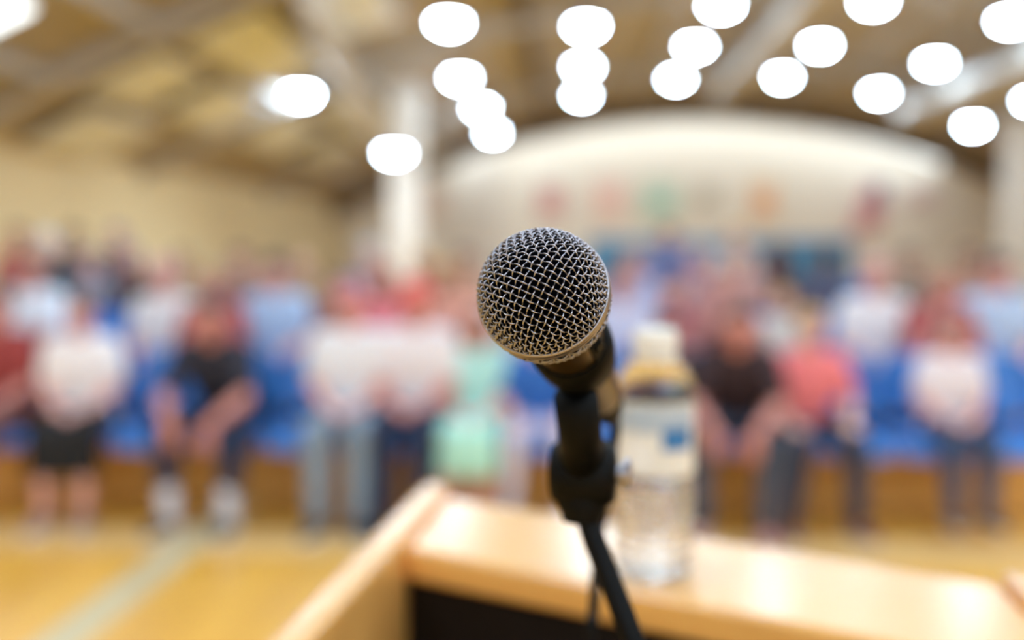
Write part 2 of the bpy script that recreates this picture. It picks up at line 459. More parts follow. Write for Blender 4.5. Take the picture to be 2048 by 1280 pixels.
def seat_mesh():
    prof = [(-.25, -.085), (-.258, -.03), (-.25, -.004), (-.22, .002), (-.14, -.012), (0, -.028), (.1, -.022), (.15, -.002), (.165, .03)]
    m = MB(); n = 8; wd = .40
    def sheet(prof, wd, round_top=False):
        vs = []; fs = []
        L = len(prof)
        for s in (0, 1):
            for j, (y, z) in enumerate(prof):
                for i in range(n + 1):
                    u = i / n * 2 - 1
                    ww = wd * (1 - (.12 * (j / (L - 1)) ** 6 if round_top else 0))
                    if round_top: p = V((u * ww / 2, y - .05 * u * u + s * .014, z - (.03 * abs(u) ** 4 if j == L - 1 else 0)))
                    else: p = V((u * ww / 2, y + s * (.012 if j < 3 else 0), z + .018 * u * u - s * (.0 if j < 2 else .014)))
                    vs.append(p)
        q = L * (n + 1)
        for j in range(L - 1):
            for i in range(n):
                a0 = j * (n + 1) + i
                fs.append((a0, a0 + 1, a0 + n + 2, a0 + n + 1)); fs.append((q + a0, q + a0 + n + 1, q + a0 + n + 2, q + a0 + 1))
        for j in range(L - 1):
            for i in (0, n):
                a0 = j * (n + 1) + i; fs.append((a0, a0 + n + 1, q + a0 + n + 1, q + a0))
        for j in (0, L - 1):
            for i in range(n):
                a0 = j * (n + 1) + i; fs.append((a0, a0 + 1, q + a0 + 1, q + a0))
        mm = MB(); mm.add(vs, fs); return mm
    pan = sheet(prof, wd).mesh('seat_pan', M_blue, True)
    back = sheet([(.185, .11), (.195, .17), (.21, .25), (.225, .33), (.235, .40), (.238, .44)], wd, True).mesh('backrest', M_blue, True)
    out = [('seat_pan', pan), ('backrest', back)]
    for sx in (-.13, .13):
        m = MB(); m.tube([(sx, .0, -.042), (sx, .17, -.036), (sx, .205, .0), (sx, .222, .14), (sx, .24, .3)], .012, seg=6)
        out.append(('bracket', m.mesh('bracket', M_black)))
    return out
SEAT = seat_mesh()
ORD = ['first', 'second', 'third', 'fourth', 'fifth', 'sixth', 'seventh', 'eighth', 'ninth', 'tenth', 'eleventh', 'twelfth', 'thirteenth', 'fourteenth', 'fifteenth', 'sixteenth', 'seventeenth', 'eighteenth', 'nineteenth', 'twentieth', 'twenty-first', 'twenty-second']
OCC = {2: [64, 160, 240, 350, 470, 600, 738, 850, 930, 1270, 1390, 1480, 1548, 1640, 1800, 1915], 3: [10, 125, 215, 1335, 1465]}
def px_x(px, Y): return (px - VPX) / F * Y
for r in range(NR):
    Y = row_y(r); lo, hi = px_x(-70, Y), px_x(2120, Y)
    x = px_x(300, Y) - .43 * 20; k = 0
    while x < hi:
        ok = r < 2 or any(abs(px_x(q, Y) - x) < .24 for q in OCC[r])
        if x > lo and ok:
            root = empty('stadium_chair', (x, Y, row_z(r) + .475))
            tag(root, 'blue plastic bleacher seat, %s from the left in the %s row' % (ORD[k], ['front', 'second', 'third', 'rearmost'][r]), 'seat', 'blue bleacher seats')
            for nm, me in SEAT: link(nm, me, root)
            k += 1
        x += .43

# ------------------------------------------------------------------ people
def remesh(mb, name, voxel, smooth=3, decim=1.0):
    me = mb.mesh(name + '_src', [])
    o = bpy.data.objects.new('tmp', me); COL.objects.link(o)
    a = o.modifiers.new('r', 'REMESH'); a.mode = 'VOXEL'; a.voxel_size = voxel; a.use_smooth_shade = True
    b = o.modifiers.new('s', 'SMOOTH'); b.iterations = smooth; b.factor = .5
    if decim < 1:
        c = o.modifiers.new('d', 'DECIMATE'); c.ratio = decim
    dg = bpy.context.evaluated_depsgraph_get(); dg.update()
    out = bpy.data.meshes.new_from_object(o.evaluated_get(dg), depsgraph=dg)
    out.name = name
    out.polygons.foreach_set('use_smooth', [True] * len(out.polygons))
    bpy.data.objects.remove(o); bpy.data.meshes.remove(me)
    return out

# pose: lean (deg), knee half-spacing, ankle half-spacing, ankle forward, elbows, wrists, hand direction
POSES = {
 'lap':    dict(lean=4,  kx=.12, ax=.11, ay=.02, el=((-.212, -.03, .30), (.212, -.03, .30)), wr=((-.10, -.24, .19), (.10, -.24, .19)), hd=((.7, -.6, -.1), (-.7, -.6, -.1))),
 'knees':  dict(lean=30, kx=.20, ax=.17, ay=.03, el=((-.235, -.34, .26), (.235, -.34, .26)), wr=((-.125, -.55, .16), (.12, -.55, .14)), hd=((.25, -.25, -.9), (-.2, -.2, -.95))),
 'cross':  dict(lean=0,  kx=.11, ax=.07, ay=-.06, el=((-.23, -.10, .30), (.23, -.10, .30)), wr=((.06, -.19, .34), (-.06, -.21, .31)), hd=((.9, .1, .2), (-.9, .1, .15))),
 'chin':   dict(lean=16, kx=.15, ax=.12, ay=.05, el=((-.20, -.26, .22), (.22, -.26, .20)), wr=((-.05, -.26, .46), (.06, -.36, .17)), hd=((.1, .0, 1), (-.8, -.5, 0))),
 'clap':   dict(lean=3,  kx=.13, ax=.14, ay=.0, el=((-.25, -.10, .33), (.25, -.10, .33)), wr=((-.05, -.27, .43), (.05, -.27, .43)), hd=((.15, -.35, .9), (-.15, -.35, .9))),
 'thighs': dict(lean=12, kx=.17, ax=.2, ay=-.04, el=((-.27, -.06, .29), (.27, -.06, .29)), wr=((-.18, -.29, .18), (.18, -.29, .18)), hd=((.1, -1, -.05), (-.1, -1, -.05))),
}
def pose_points(pz):
    P = dict(pz); R = Matrix.Rotation(math.radians(P['lean']), 3, 'X')
    piv = V((0, .02, .1))
    def T(p): return piv + R @ (V(p) - piv)
    d = {}
    for nm, p in (('waist', (0, .035, .26)), ('chest', (0, .03, .44)), ('upch', (0, .03, .53)), ('neck', (0, .03, .60)), ('shL', (-.165, .03, .545)), ('shR', (.165, .03, .545))):
        d[nm] = T(p)
    d['head'] = d['neck'] + V((0, -.035, .155))
    return d
def capsules(pz):
    """[(region, p0, r0, p1, r1)] for one seated figure; z=0 is the seat, facing -Y"""
    d = pose_points(pz); C = []
    def c(reg, p0, r0, p1, r1): C.append((reg, V(p0), r0, V(p1), r1))
    for s in (-1, 1):
        c('hip', (s * .075, .02, .095), .098, (s * .07, .03, .18), .098)
        c('torso', V((s * .065, .03, .17)), .098, d['waist'] + V((s * .055, 0, 0)), .095)
        c('torso', d['waist'] + V((s * .055, 0, 0)), .095, d['chest'] + V((s * .075, 0, 0)), .105)
        c('torso', d['chest'] + V((s * .075, 0, 0)), .105, d['upch'] + V((s * .085, 0, .01)), .075)
    c('torso', d['upch'] + V((-.1, 0, .015)), .06, d['upch'] + V((.1, 0, .015)), .06)
    c('neck', d['upch'] + V((0, .005, .02)), .058, d['head'] + V((0, .03, -.08)), .054)
    for i, s in enumerate((-1, 1)):
        sh = d['shL' if s < 0 else 'shR']; el = V(pz['el'][i]); wr = V(pz['wr'][i])
        c('shoulder', d['upch'] + V((s * .08, 0, .0)), .066, sh, .06)
        c('uparm', sh, .058, el, .043)
        c('forearm', el, .043, el.lerp(wr, .35), .045); c('forearm', el.lerp(wr, .35), .045, wr, .028)
        # hand
        hd = V(pz['hd'][i]).normalized()
        ref = V((0, 0, 1)) if abs(hd.z) < .8 else V((0, -1, 0))
        lat = hd.cross(ref).normalized(); nrm = lat.cross(hd).normalized() * -1
        if nrm.dot(ref) > 0: nrm = -nrm
        th = lat if lat.dot(V((-s, 0, .3))) > 0 else -lat
        for k in (-1, 0, 1):
            c('hand', wr + hd * .015 + lat * k * .012, .018, wr + hd * .082 + lat * k * .025, .0145)
        for k, ln in ((-1.5, .062), (-.5, .075), (.5, .078), (1.5, .068)):
            b0 = wr + hd * .09 + lat * k * .0215; b1 = b0 + hd * ln * .5 + nrm * .008 + lat * k * .003; b2 = b1 + (hd * .75 + nrm * .65) * ln * .5
            c('hand', b0, .0095, b1, .0088); c('hand', b1, .0088, b2, .0072)
        b0 = wr + hd * .03 + th * .028; b1 = b0 + (hd * .7 + th * .7) * .038; b2 = b1 + (hd * .95 + th * .2) * .03
        c('hand', b0, .0135, b1, .0105); c('hand', b1, .0105, b2, .0085)
        # leg
        hp = V((s * .085, .0, .095)); kn = V((s * pz['kx'], -.43, .085)); an = V((s * pz['ax'], -.43 - pz['ay'], -.385))
        c('thigh', hp, .09, hp.lerp(kn, .5), .08); c('thigh', hp.lerp(kn, .5), .08, kn, .06)
        c('shin', kn, .058, kn.lerp(an, .3) + V((0, .012, 0)), .057); c('shin', kn.lerp(an, .3) + V((0, .012, 0)), .057, an, .036)
        c('foot', an + V((0, .03, -.055)), .034, an + V((s * .02, -.09, -.055)), .036); c('foot', an + V((s * .02, -.09, -.055)), .034, an + V((s * .03, -.15, -.06)), .026)
        c('ankle', an, .036, an + V((0, .01, -.05)), .036)
    return C, d
def add_head(m, h):
    m.ellipsoid(h + V((0, .012, .022)), (.076, .095, .09)); m.ellipsoid(h + V((0, -.02, -.03)), (.062, .07, .082))
    m.ellipsoid(h + V((0, -.048, -.085)), (.03, .028, .022))                         # chin
    m.capsule(h + V((0, -.092, .012)), .009, h + V((0, -.108, -.022)), .014)           # nose
    for s in (-1, 1):
        m.ellipsoid(h + V((s * .08, .018, -.012)), (.012, .02, .032))                 # ears
        m.ellipsoid(h + V((s * .034, -.07, -.03)), (.022, .02, .022))                 # cheeks
        m.ellipsoid(h + V((s * .03, -.083, .026)), (.024, .012, .009))                # brow
MESH = {}
def body_mesh(pose, cloth):
    key = ('body', pose)
    if key not in MESH:
        C, d = capsules(POSES[pose]); m = MB()
        for reg, p0, r0, p1, r1 in C: m.capsule(p0, r0, p1, r1)
        add_head(m, d['head'])
        MESH[key] = (remesh(m, 'person_' + pose, .0062, 2, .28), d)
    return MESH[key]
def cloth_mesh(kind, pose):
    key = (kind, pose)
    if key in MESH: return MESH[key]
    C, d = capsules(POSES[pose]); m = MB()
    use = {'tee': ('torso', 'shoulder', 'uparm'), 'long': ('torso', 'shoulder', 'uparm', 'forearm'), 'trousers': ('hip', 'thigh', 'shin'), 'cropped': ('hip', 'thigh', 'shin'), 'shorts': ('hip', 'thigh'),
           'sockL': ('ankle',), 'sockR': ('ankle',), 'dress': ('torso', 'shoulder'), 'skirt': ('hip', 'thigh')}[kind]
    for reg, p0, r0, p1, r1 in C:
        if reg not in use: continue
        e = .013
        if kind == 'tee' and reg == 'uparm': p1 = p0.lerp(p1, .72); e = .016; r1 = r0 * .93
        if kind in ('trousers', 'cropped') and reg == 'shin': e = .019
        if kind == 'cropped' and reg == 'shin' and p1.z < -.3: p1 = p0.lerp(p1, .5); r1 = .042
        if kind == 'shorts' and reg == 'thigh': e = .024
        if kind in ('sockL', 'sockR') and (p0.x > 0) != (kind == 'sockR'): continue
        if kind in ('sockL', 'sockR'): p0 = p0 + V((0, 0, .13)); e = .018
        if kind == 'skirt' and reg == 'thigh': e = .02
        if reg == 'torso' and kind in ('tee', 'long', 'dress'): e = .016
        m.capsule(p0, r0 + e, p1, r1 + e)
    if kind in ('tee', 'long'):
        for s in (-1, 1): m.capsule((s * .08, .02, .1), .118, (s * .07, .03, .2), .114)
    if kind == 'skirt':
        kx = POSES[pose]['kx']
        for t in (-1, -.5, 0, .5, 1):
            m.capsule((t * .08, -.05, .1), .09, (t * kx, -.42, .06), .085); m.capsule((t * kx, -.42, .06), .085, (t * kx * 1.2, -.44, -.12), .07)
    MESH[key] = remesh(m, kind, .011, 3, .5)
    return MESH[key]
def shoe_mesh():
    if 'shoe' not in MESH:
        m = MB(); m.capsule((0, .035, -.045), .04, (.0, -.08, -.048), .042); m.capsule((0, -.08, -.05), .042, (0, -.165, -.058), .032); m.capsule((0, .03, -.02), .042, (0, .01, .0), .042)
        me = remesh(m, 'shoe_upper', .008, 3, .5)
        s = MB(); out = []
        pts = [(-.043, .06), (-.048, -.02), (-.052, -.1), (-.042, -.17), (-.015, -.205), (.02, -.2), (.044, -.16), (.05, -.09), (.043, 0), (.04, .06), (.02, .082), (-.02, .082)]
        s.prism(pts, -.092, -.072)
        MESH['shoe'] = (me, s.mesh('sole', mat('white_sole', (225, 222, 220), .6)))
    return MESH['shoe']
def hair_mesh(style):
    key = ('hair', style)
    if key in MESH: return MESH[key]
    m = MB(); m.ellipsoid((0, .03, .042), (.086, .096, .088)); m.ellipsoid((0, -.02, .075), (.07, .07, .05))
    if style == 'long':
        m.ellipsoid((0, .06, -.02), (.09, .06, .1))
        for s in (-1, 1): m.capsule((s * .075, .02, .03), .03, (s * .085, .03, -.15), .034)
        m.capsule((0, .07, -.02), .07, (0, .08, -.17), .055)
    elif style == 'bun':
        m.ellipsoid((0, .12, .07), (.045, .045, .045)); m.ellipsoid((0, .06, -.02), (.082, .05, .07))
    elif style == 'cap':
        m.ellipsoid((0, .0, .06), (.095, .11, .075)); m.capsule((-.05, -.11, .045), .016, (.05, -.11, .045), .016); m.capsule((-.04, -.14, .04), .012, (.04, -.14, .04), .012)
        m.ellipsoid((0, .06, -.01), (.075, .045, .05))
    else:
        m.ellipsoid((0, .065, -.02), (.078, .045, .06))
        for s in (-1, 1): m.ellipsoid((s * .074, .03, .02), (.014, .03, .035))
    MESH[key] = remesh(m, 'hair_' + style, .008, 3, .6)
    return MESH[key]
def small(kind):
    if kind not in MESH:
        m = MB()
        if kind == 'eye':
            m.ellipsoid((0, 0, 0), (.0115, .0115, .0105), 12, 8); m.ellipsoid((0, -.006, 0), (.0066, .0066, .0066), 10, 6, mi=1)
            MESH[kind] = m.mesh('eye', [mat('eye_white', (225, 220, 215), .3), mat('iris', (60, 42, 30), .3)], True)
        else:
            m.ellipsoid((0, 0, .003), (.022, .008, .005), 12, 6); m.ellipsoid((0, 0, -.004), (.018, .008, .005), 12, 6)
            MESH[kind] = m.mesh('lips', mat('lips', (176, 92, 88), .5), True)
    return MESH[kind]
def setmat(o, m):
    if not o.data.materials: o.data.materials.append(None)
    o.material_slots[0].link = 'OBJECT'; o.material_slots[0].material = m
SKIN = {'fair': (228, 184, 168), 'pink': (224, 168, 156), 'tan': (196, 146, 120), 'brown': (124, 84, 66), 'red': (208, 140, 128)}
def cloth_mat(rgb): return mat('fabric_%d_%d_%d' % rgb, rgb, .85, noise=.12, scale=30, bump=.2)
def person(px, top, r, pose, shirt, sl, legs, lk, hair, hs, skin, label, shoes=(40, 38, 44), turn=None, socks=None, dx=0, smin=.8):
    Y = row_y(r); seat = row_z(r) + .45
    d = pose_points(POSES[pose]); htop = d['head'].z + .13
    ztop = 1.5 + (500 - top) / F * Y
    s = (ztop - row_z(r)) / (htop + .477)
    if s >= .86 and smin >= .78:            # feet on the deck
        s = min(s, 1.02); seat = row_z(r) + .477 * s
    else:                                   # small figure, feet off the deck
        s = max(smin, min(1, (ztop - seat) / htop))
    me, d = body_mesh(pose, None)
    root = link('person', me, None, (px_x(px, Y) + dx, Y + .0, seat), turn if turn is not None else random.uniform(-.12, .12))
    root.scale = (s, s, s)
    setmat(root, mat('skin_' + skin, SKIN[skin], .5, noise=.08, scale=40))
    tag(root, label, 'person', 'seated audience')
    def part(nm, me, m, loc=None, par=None):
        o = link(nm, me, par or root, loc)
        if m: setmat(o, m)
        return o
    part('shirt', cloth_mesh(sl, pose), cloth_mat(shirt))
    part({'trousers': 'trousers', 'cropped': 'trousers', 'shorts': 'shorts', 'skirt': 'skirt'}[lk], cloth_mesh(lk, pose), cloth_mat(legs))
    if socks:
        for sk in ('sockL', 'sockR'): part('sock', cloth_mesh(sk, pose), cloth_mat(socks))
    if hair: part('cap' if hs == 'cap' else 'hair', hair_mesh(hs), mat('hair_%d_%d_%d' % hair, hair, .6, noise=.25, scale=60), d['head'])
    for sx in (-1, 1):
        part('eye', small('eye'), None, d['head'] + V((sx * .031, -.0785, .008)))
        p = POSES[pose]; an = V((sx * p['ax'], -.43 - p['ay'], -.385))
        up, sole = shoe_mesh()
        o = part('shoe', up, mat('shoe_%d_%d_%d' % shoes, shoes, .5), an); o.rotation_euler.z = sx * .17; o.scale = (1.08, 1.05, 1.03)
        link('sole', sole, o)
    part('lips', small('lips'), None, d['head'] + V((0, -.088, -.052)))
    return root
DK, BR, BL, GR, WH, GI = (46, 34, 30), (104, 70, 50), (196, 160, 104), (150, 146, 142), (214, 214, 212), (150, 84, 50)
NAVY, JEAN, GJ, KHA, BLK = (34, 46, 76), (56, 82, 126), (132, 150, 170), (176, 152, 116), (22, 22, 26)
P = person
# front row
P(-40, 575, 0, 'lap', (150, 60, 60), 'tee', (120, 80, 76), 'shorts', BR, 'short', 'red', 'person with bare reddish legs cut by the left edge, front row')
P(135, 588, 0, 'lap', (240, 236, 240), 'tee', BLK, 'skirt', BR, 'short', 'pink', 'person in white T-shirt and black skirt, front row far left', shoes=(160, 130, 122), turn=.18)
P(440, 588, 0, 'knees', (40, 40, 54), 'tee', NAVY, 'cropped', DK, 'short', 'red', 'person in black T-shirt leaning elbows on knees, white socks, front row', shoes=(40, 40, 46), socks=(220, 222, 236), turn=-.05)
P(694, 565, 0, 'lap', (232, 234, 242), 'tee', GJ, 'trousers', (196, 116, 120), 'cap', 'pink', 'person in white T-shirt, pink cap and grey jeans, front row', turn=.05)
P(832, 560, 0, 'lap', (234, 230, 238), 'tee', NAVY, 'trousers', (224, 90, 84), 'cap', 'red', 'person in white T-shirt, red cap and dark jeans, front row', turn=-.05, shoes=(30, 30, 34))
P(954, 618, 0, 'lap', (176, 228, 226), 'tee', (178, 234, 220), 'skirt', BR, 'long', 'pink', 'child with brown hair in aqua top and mint skirt, front row', shoes=(190, 150, 140), smin=.72)
P(1078, 640, 0, 'thighs', (44, 104, 190), 'tee', (214, 208, 228), 'trousers', BR, 'short', 'pink', 'child in blue T-shirt and pale lavender trousers, hidden head behind microphone', shoes=(210, 208, 220), smin=.72)
P(1330, 622, 0, 'thighs', (40, 40, 52), 'tee', (18, 18, 22), 'trousers', DK, 'short', 'red', 'person in black shirt and trousers partly hidden by the water bottle', shoes=BLK, smin=.8)
P(1476, 600, 0, 'knees', (52, 34, 40), 'tee', (72, 80, 98), 'trousers', DK, 'short', 'red', 'person in dark maroon T-shirt bending forward right of the bottle, front row', shoes=(190, 130, 134), turn=-.2)
P(1606, 610, 0, 'thighs', (236, 130, 138), 'tee', (56, 62, 84), 'trousers', BL, 'short', 'fair', 'fair-haired person in coral shirt, front row right of maroon shirt', shoes=(120, 70, 74), turn=.1)
P(1884, 660, 0, 'lap', (232, 226, 236), 'tee', (62, 76, 106), 'trousers', (112, 84, 80), 'short', 'pink', 'person in white T-shirt with lowered brown head, front row at the right', shoes=(70, 60, 64), smin=.78)
# second row
P(28, 500, 1, 'cross', (222, 230, 246), 'tee', (40, 90, 170), 'trousers', BR, 'short', 'red', 'person in white and blue at the left edge, second row', shoes=BLK)
P(312, 515, 1, 'lap', (236, 232, 234), 'tee', (44, 100, 180), 'trousers', (206, 160, 156), 'short', 'pink', 'pink-faced person in white shirt behind the empty blue seat, second row left')
P(425, 530, 1, 'chin', (176, 92, 92), 'tee', KHA, 'shorts', (164, 136, 104), 'short', 'red', 'person in brick red shirt behind the black T-shirt, second row')
P(545, 508, 1, 'lap', (176, 200, 234), 'tee', (56, 120, 196), 'trousers', DK, 'short', 'pink', 'dark-haired person in light blue shirt, second row left of the caps')
P(672, 545, 1, 'cross', (150, 98, 96), 'tee', (60, 80, 110), 'trousers', BR, 'bun', 'tan', 'person in dusky red shirt between light blue shirt and pink cap, second row')
P(762, 520, 1, 'lap', (238, 132, 140), 'long', JEAN, 'trousers', GI, 'long', 'pink', 'person in pink sweater behind the pink cap and red cap')
P(893, 515, 1, 'thighs', (238, 170, 150), 'tee', KHA, 'shorts', BL, 'short', 'tan', 'person in peach shirt behind the red cap, left of microphone')
P(1010, 540, 1, 'lap', (220, 204, 204), 'tee', JEAN, 'trousers', BR, 'short', 'tan', 'person in pale pink shirt hidden behind the microphone head')
P(1243, 530, 1, 'lap', (214, 214, 236), 'tee', (140, 170, 214), 'trousers', GI, 'short', 'pink', 'ginger person in pale lavender shirt just right of the microphone')
P(1338, 545, 1, 'cross', (166, 84, 98), 'tee', NAVY, 'trousers', BR, 'short', 'pink', 'person in rose red shirt behind the bottle cap, second row')
P(1440, 528, 1, 'clap', (176, 118, 112), 'long', KHA, 'trousers', (176, 136, 120), 'short', 'pink', 'person clapping in dusty pink sweater behind the maroon shirt')
P(1560, 595, 1, 'lap', (222, 218, 208), 'tee', (40, 60, 100), 'trousers', BL, 'short', 'fair', 'blond child in off-white shirt behind the coral shirt', smin=.72)
P(1735, 512, 1, 'lap', (236, 232, 236), 'tee', (44, 100, 184), 'trousers', (204, 160, 158), 'short', 'pink', 'pink-faced person in white shirt behind the empty blue seat, second row right')
P(1850, 530, 1, 'chin', (178, 94, 92), 'tee', KHA, 'shorts', (168, 138, 108), 'short', 'red', 'person in brick red shirt behind the lowered brown head, second row right')
P(1968, 505, 1, 'lap', (182, 204, 236), 'tee', (56, 120, 196), 'trousers', DK, 'short', 'pink', 'dark-haired person in light blue shirt near the right edge, second row')
# third row
P(64, 462, 2, 'cross', (56, 66, 76), 'long', BLK, 'trousers', WH, 'short', 'fair', 'white-haired person in charcoal sweater, third row far left')
P(160, 500, 2, 'lap', (150, 152, 170), 'tee', BLK, 'trousers', GR, 'short', 'pink', 'grey-haired person in grey-blue shirt, third row left')
P(240, 490, 2, 'cross', (64, 44, 46), 'long', (44, 34, 36), 'trousers', (132, 124, 130), 'long', 'pink', 'person with long ash hair in dark brown sweater, third row left')
P(738, 482, 2, 'lap', (150, 160, 184), 'tee', JEAN, 'trousers', WH, 'short', 'fair', 'white-haired person in grey-blue shirt, third row behind the pink cap')
P(850, 500, 2, 'chin', (206, 150, 124), 'tee', KHA, 'shorts', BL, 'bun', 'tan', 'person with blond bun in tan shirt, third row left of microphone')
P(930, 515, 2, 'lap', (200, 150, 124), 'long', KHA, 'trousers', BR, 'short', 'tan', 'person in camel sweater, third row touching the microphone silhouette')
P(1270, 490, 2, 'lap', (176, 182, 214), 'tee', JEAN, 'trousers', GR, 'short', 'pink', 'grey-haired person in lavender shirt, third row right of microphone')
P(1390, 515, 2, 'lap', (190, 150, 150), 'tee', KHA, 'trousers', (190, 150, 140), 'short', 'pink', 'person in faded rose shirt, third row above the bottle')
P(1548, 485, 2, 'cross', (78, 52, 58), 'long', BLK, 'trousers', DK, 'long', 'brown', 'dark-haired person in dark plum sweater, third row right of centre')
P(1640, 505, 2, 'lap', (86, 90, 116), 'long', (48, 38, 40), 'trousers', DK, 'short', 'brown', 'dark-haired person in slate blue sweater, third row right of the plum sweater')
P(1800, 505, 2, 'lap', (140, 126, 112), 'tee', KHA, 'trousers', (120, 108, 92), 'short', 'tan', 'person in olive brown shirt, third row right')
P(1915, 520, 2, 'lap', (170, 128, 112), 'tee', KHA, 'trousers', BR, 'short', 'tan', 'person in clay brown shirt, third row far right')
P(350, 512, 2, 'lap', (176, 150, 120), 'tee', KHA, 'trousers', (150, 130, 96), 'short', 'tan', 'person in sand brown shirt, third row behind the pink-faced person')
P(470, 520, 2, 'cross', (150, 112, 104), 'long', KHA, 'trousers', BR, 'short', 'pink', 'person in cocoa sweater, third row left of the light blue shirt')
P(600, 516, 2, 'lap', (184, 150, 116), 'tee', KHA, 'trousers', BL, 'long', 'fair', 'person with long blond hair in tan shirt, third row right of the light blue shirt')
P(1480, 530, 2, 'lap', (196, 150, 140), 'tee', KHA, 'trousers', BL, 'short', 'pink', 'person in salmon shirt, third row left of the plum sweater')
# rearmost row
P(10, 470, 3, 'lap', (180, 90, 90), 'tee', NAVY, 'trousers', BR, 'short', 'red', 'person in red shirt at the left edge, rearmost row')
P(125, 468, 3, 'lap', (80, 70, 74), 'tee', BLK, 'trousers', DK, 'short', 'tan', 'dark-haired person in brown grey shirt, rearmost row left')
P(215, 474, 3, 'cross', (90, 74, 78), 'long', BLK, 'trousers', (140, 134, 140), 'short', 'pink', 'grey-haired person in mauve brown sweater, rearmost row left')
P(1335, 508, 3, 'lap', (90, 110, 160), 'tee', JEAN, 'trousers', BR, 'short', 'pink', 'person in steel blue shirt, rearmost row above the bottle')
P(1465, 512, 3, 'lap', (200, 190, 180), 'tee', KHA, 'trousers', BL, 'short', 'fair', 'blond person in oatmeal shirt, rearmost row right of the bottle')

# ------------------------------------------------------------------ lectern
ZL = 1.24
FL = on_z(848, 985, ZL); FR = on_z(2002, 1168, ZL)
rd = V((-.09, -.996, 0)).normalized()
ed = (FR - FL); ed.z = 0; elen = ed.length; ed.normalize()
RW, DEP = .032, .50
lect = empty('lectern', (FL.x, FL.y, 0)); tag(lect, 'honey-coloured varnished wooden lectern with raised side rails and dark open shelf', 'lectern')
def LP(a, d_, z): # a along far edge, d_ towards the speaker
    p = ed * a + rd * d_; return (p.x, p.y, z)
def quadprism(a0, a1, d0, d1, z0, z1, z0b=None, z1b=None, bev=.004):
    m = MB(); zb0 = z0 if z0b is None else z0b; zb1 = z1 if z1b is None else z1b
    vs = [LP(a0, d0, z0), LP(a1, d0, z0), LP(a1, d1, zb0), LP(a0, d1, zb0), LP(a0, d0, z1), LP(a1, d0, z1), LP(a1, d1, zb1), LP(a0, d1, zb1)]
    m.add(vs, [(0, 1, 2, 3), (7, 6, 5, 4), (0, 4, 5, 1), (1, 5, 6, 2), (2, 6, 7, 3), (3, 7, 4, 0)])
    return m
def bevel(o, wdt=.005, seg=3):
    md = o.modifiers.new('bevel', 'BEVEL'); md.width = wdt; md.segments = seg; md.limit_method = 'ANGLE'; return o
AW = elen
ledge_d = .182
bevel(quadprism(RW, AW, 0, ledge_d, ZL - .03, ZL).build('ledge', M_oak, lect), .006)
for nm, a0 in (('side_rail', 0), ('side_rail', AW)):
    bevel(quadprism(a0, a0 + RW, -.004, DEP, .06, ZL + .012).build(nm, M_oak, lect), .008)
bevel(quadprism(RW, AW, .0, .022, .06, ZL - .03).build('front_panel', M_oak, lect), .003)
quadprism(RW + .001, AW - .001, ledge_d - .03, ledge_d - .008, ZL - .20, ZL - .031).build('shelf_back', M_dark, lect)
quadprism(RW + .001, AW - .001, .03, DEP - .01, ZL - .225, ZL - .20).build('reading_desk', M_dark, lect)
quadprism(RW + .001, AW - .001, DEP - .03, DEP - .008, ZL - .26, ZL - .17).build('book_stop', M_oak, lect)
quadprism(-.03, AW + RW + .03, -.03, DEP + .03, 0, .06).build('base', M_oak, lect)

# ------------------------------------------------------------------ water bottle
bp = on_z(1306, 1140, ZL)
bot = empty('water_bottle', (bp.x, bp.y, ZL)); tag(bot, 'clear plastic water bottle with white cap and white and blue label on the lectern ledge', 'bottle')
def pet():
    m = bpy.data.materials.new('clear_pet_and_water'); m.use_nodes = True; nt = m.node_tree; b = nt.nodes['Principled BSDF']
    b.inputs['Base Color'].default_value = (.97, .98, .98, 1); b.inputs['Roughness'].default_value = .13
    b.inputs['Transmission Weight'].default_value = 1; b.inputs['IOR'].default_value = 1.33
    t = nt.nodes.new('ShaderNodeBsdfTransparent'); t.inputs[0].default_value = (.95, .96, .96, 1)
    mx = nt.nodes.new('ShaderNodeMixShader'); mx.inputs[0].default_value = .15
    nt.links.new(b.outputs[0], mx.inputs[1]); nt.links.new(t.outputs[0], mx.inputs[2])
    nt.links.new(mx.outputs[0], nt.nodes['Material Output'].inputs[0]); return m
M_pet = pet()
prof = [(.012, .004), (.022, .002), (.027, .0), (.0305, .004), (.032, .012)]
for k in range(8):
    z = .016 + k * .0075
    prof += [(.0322, z), (.0322, z + .003), (.0300, z + .0045), (.0300, z + .006)]
prof += [(.0322, .079), (.0318, .082), (.0318, .142), (.0322, .144), (.0312, .152), (.027, .163), (.021, .170), (.0165, .174), (.0145, .176), (.0145, .182)]
m = MB(); m.lathe(prof, 40); smooth_angle(m.build('bottle_body', M_pet, bot), 50)
m = MB(); m.lathe([(.0165, .172), (.0172, .173), (.0172, .1755), (.0150, .1765)], 32); m.build('neck_ring', mat('white_cap_plastic', (236, 234, 228), .45), bot, True)
m = MB(); m.lathe([(.0165, .177), (.0172, .178), (.0172, .194), (.016, .197), (.004, .1975)], 40)
cap_o = smooth_angle(m.build('cap', MATS['white_cap_plastic'], bot), 40)
m = MB()
for k in range(30):
    a = 2 * math.pi * k / 30; m.box((.0173 * math.cos(a), .0173 * math.sin(a), .1855), (.0008, .0014, .014), a)
m.build('grip_ridges', MATS['white_cap_plastic'], cap_o)
def arc_sheet(r, a0, a1, z0, z1, n=24):
    m = MB(); vs = []; fs = []
    for i in range(n + 1):
        a = math.radians(a0 + (a1 - a0) * i / n)
        for z in (z0, z1): vs.append((r * math.cos(a), r * math.sin(a), z))
    for i in range(n): fs.append((2 * i, 2 * i + 2, 2 * i + 3, 2 * i + 1))
    m.add(vs, fs); return m
lab = arc_sheet(.0321, -200, 160, .083, .141, 48).build('label', mat('label_film', (232, 228, 218), .35), bot, True)
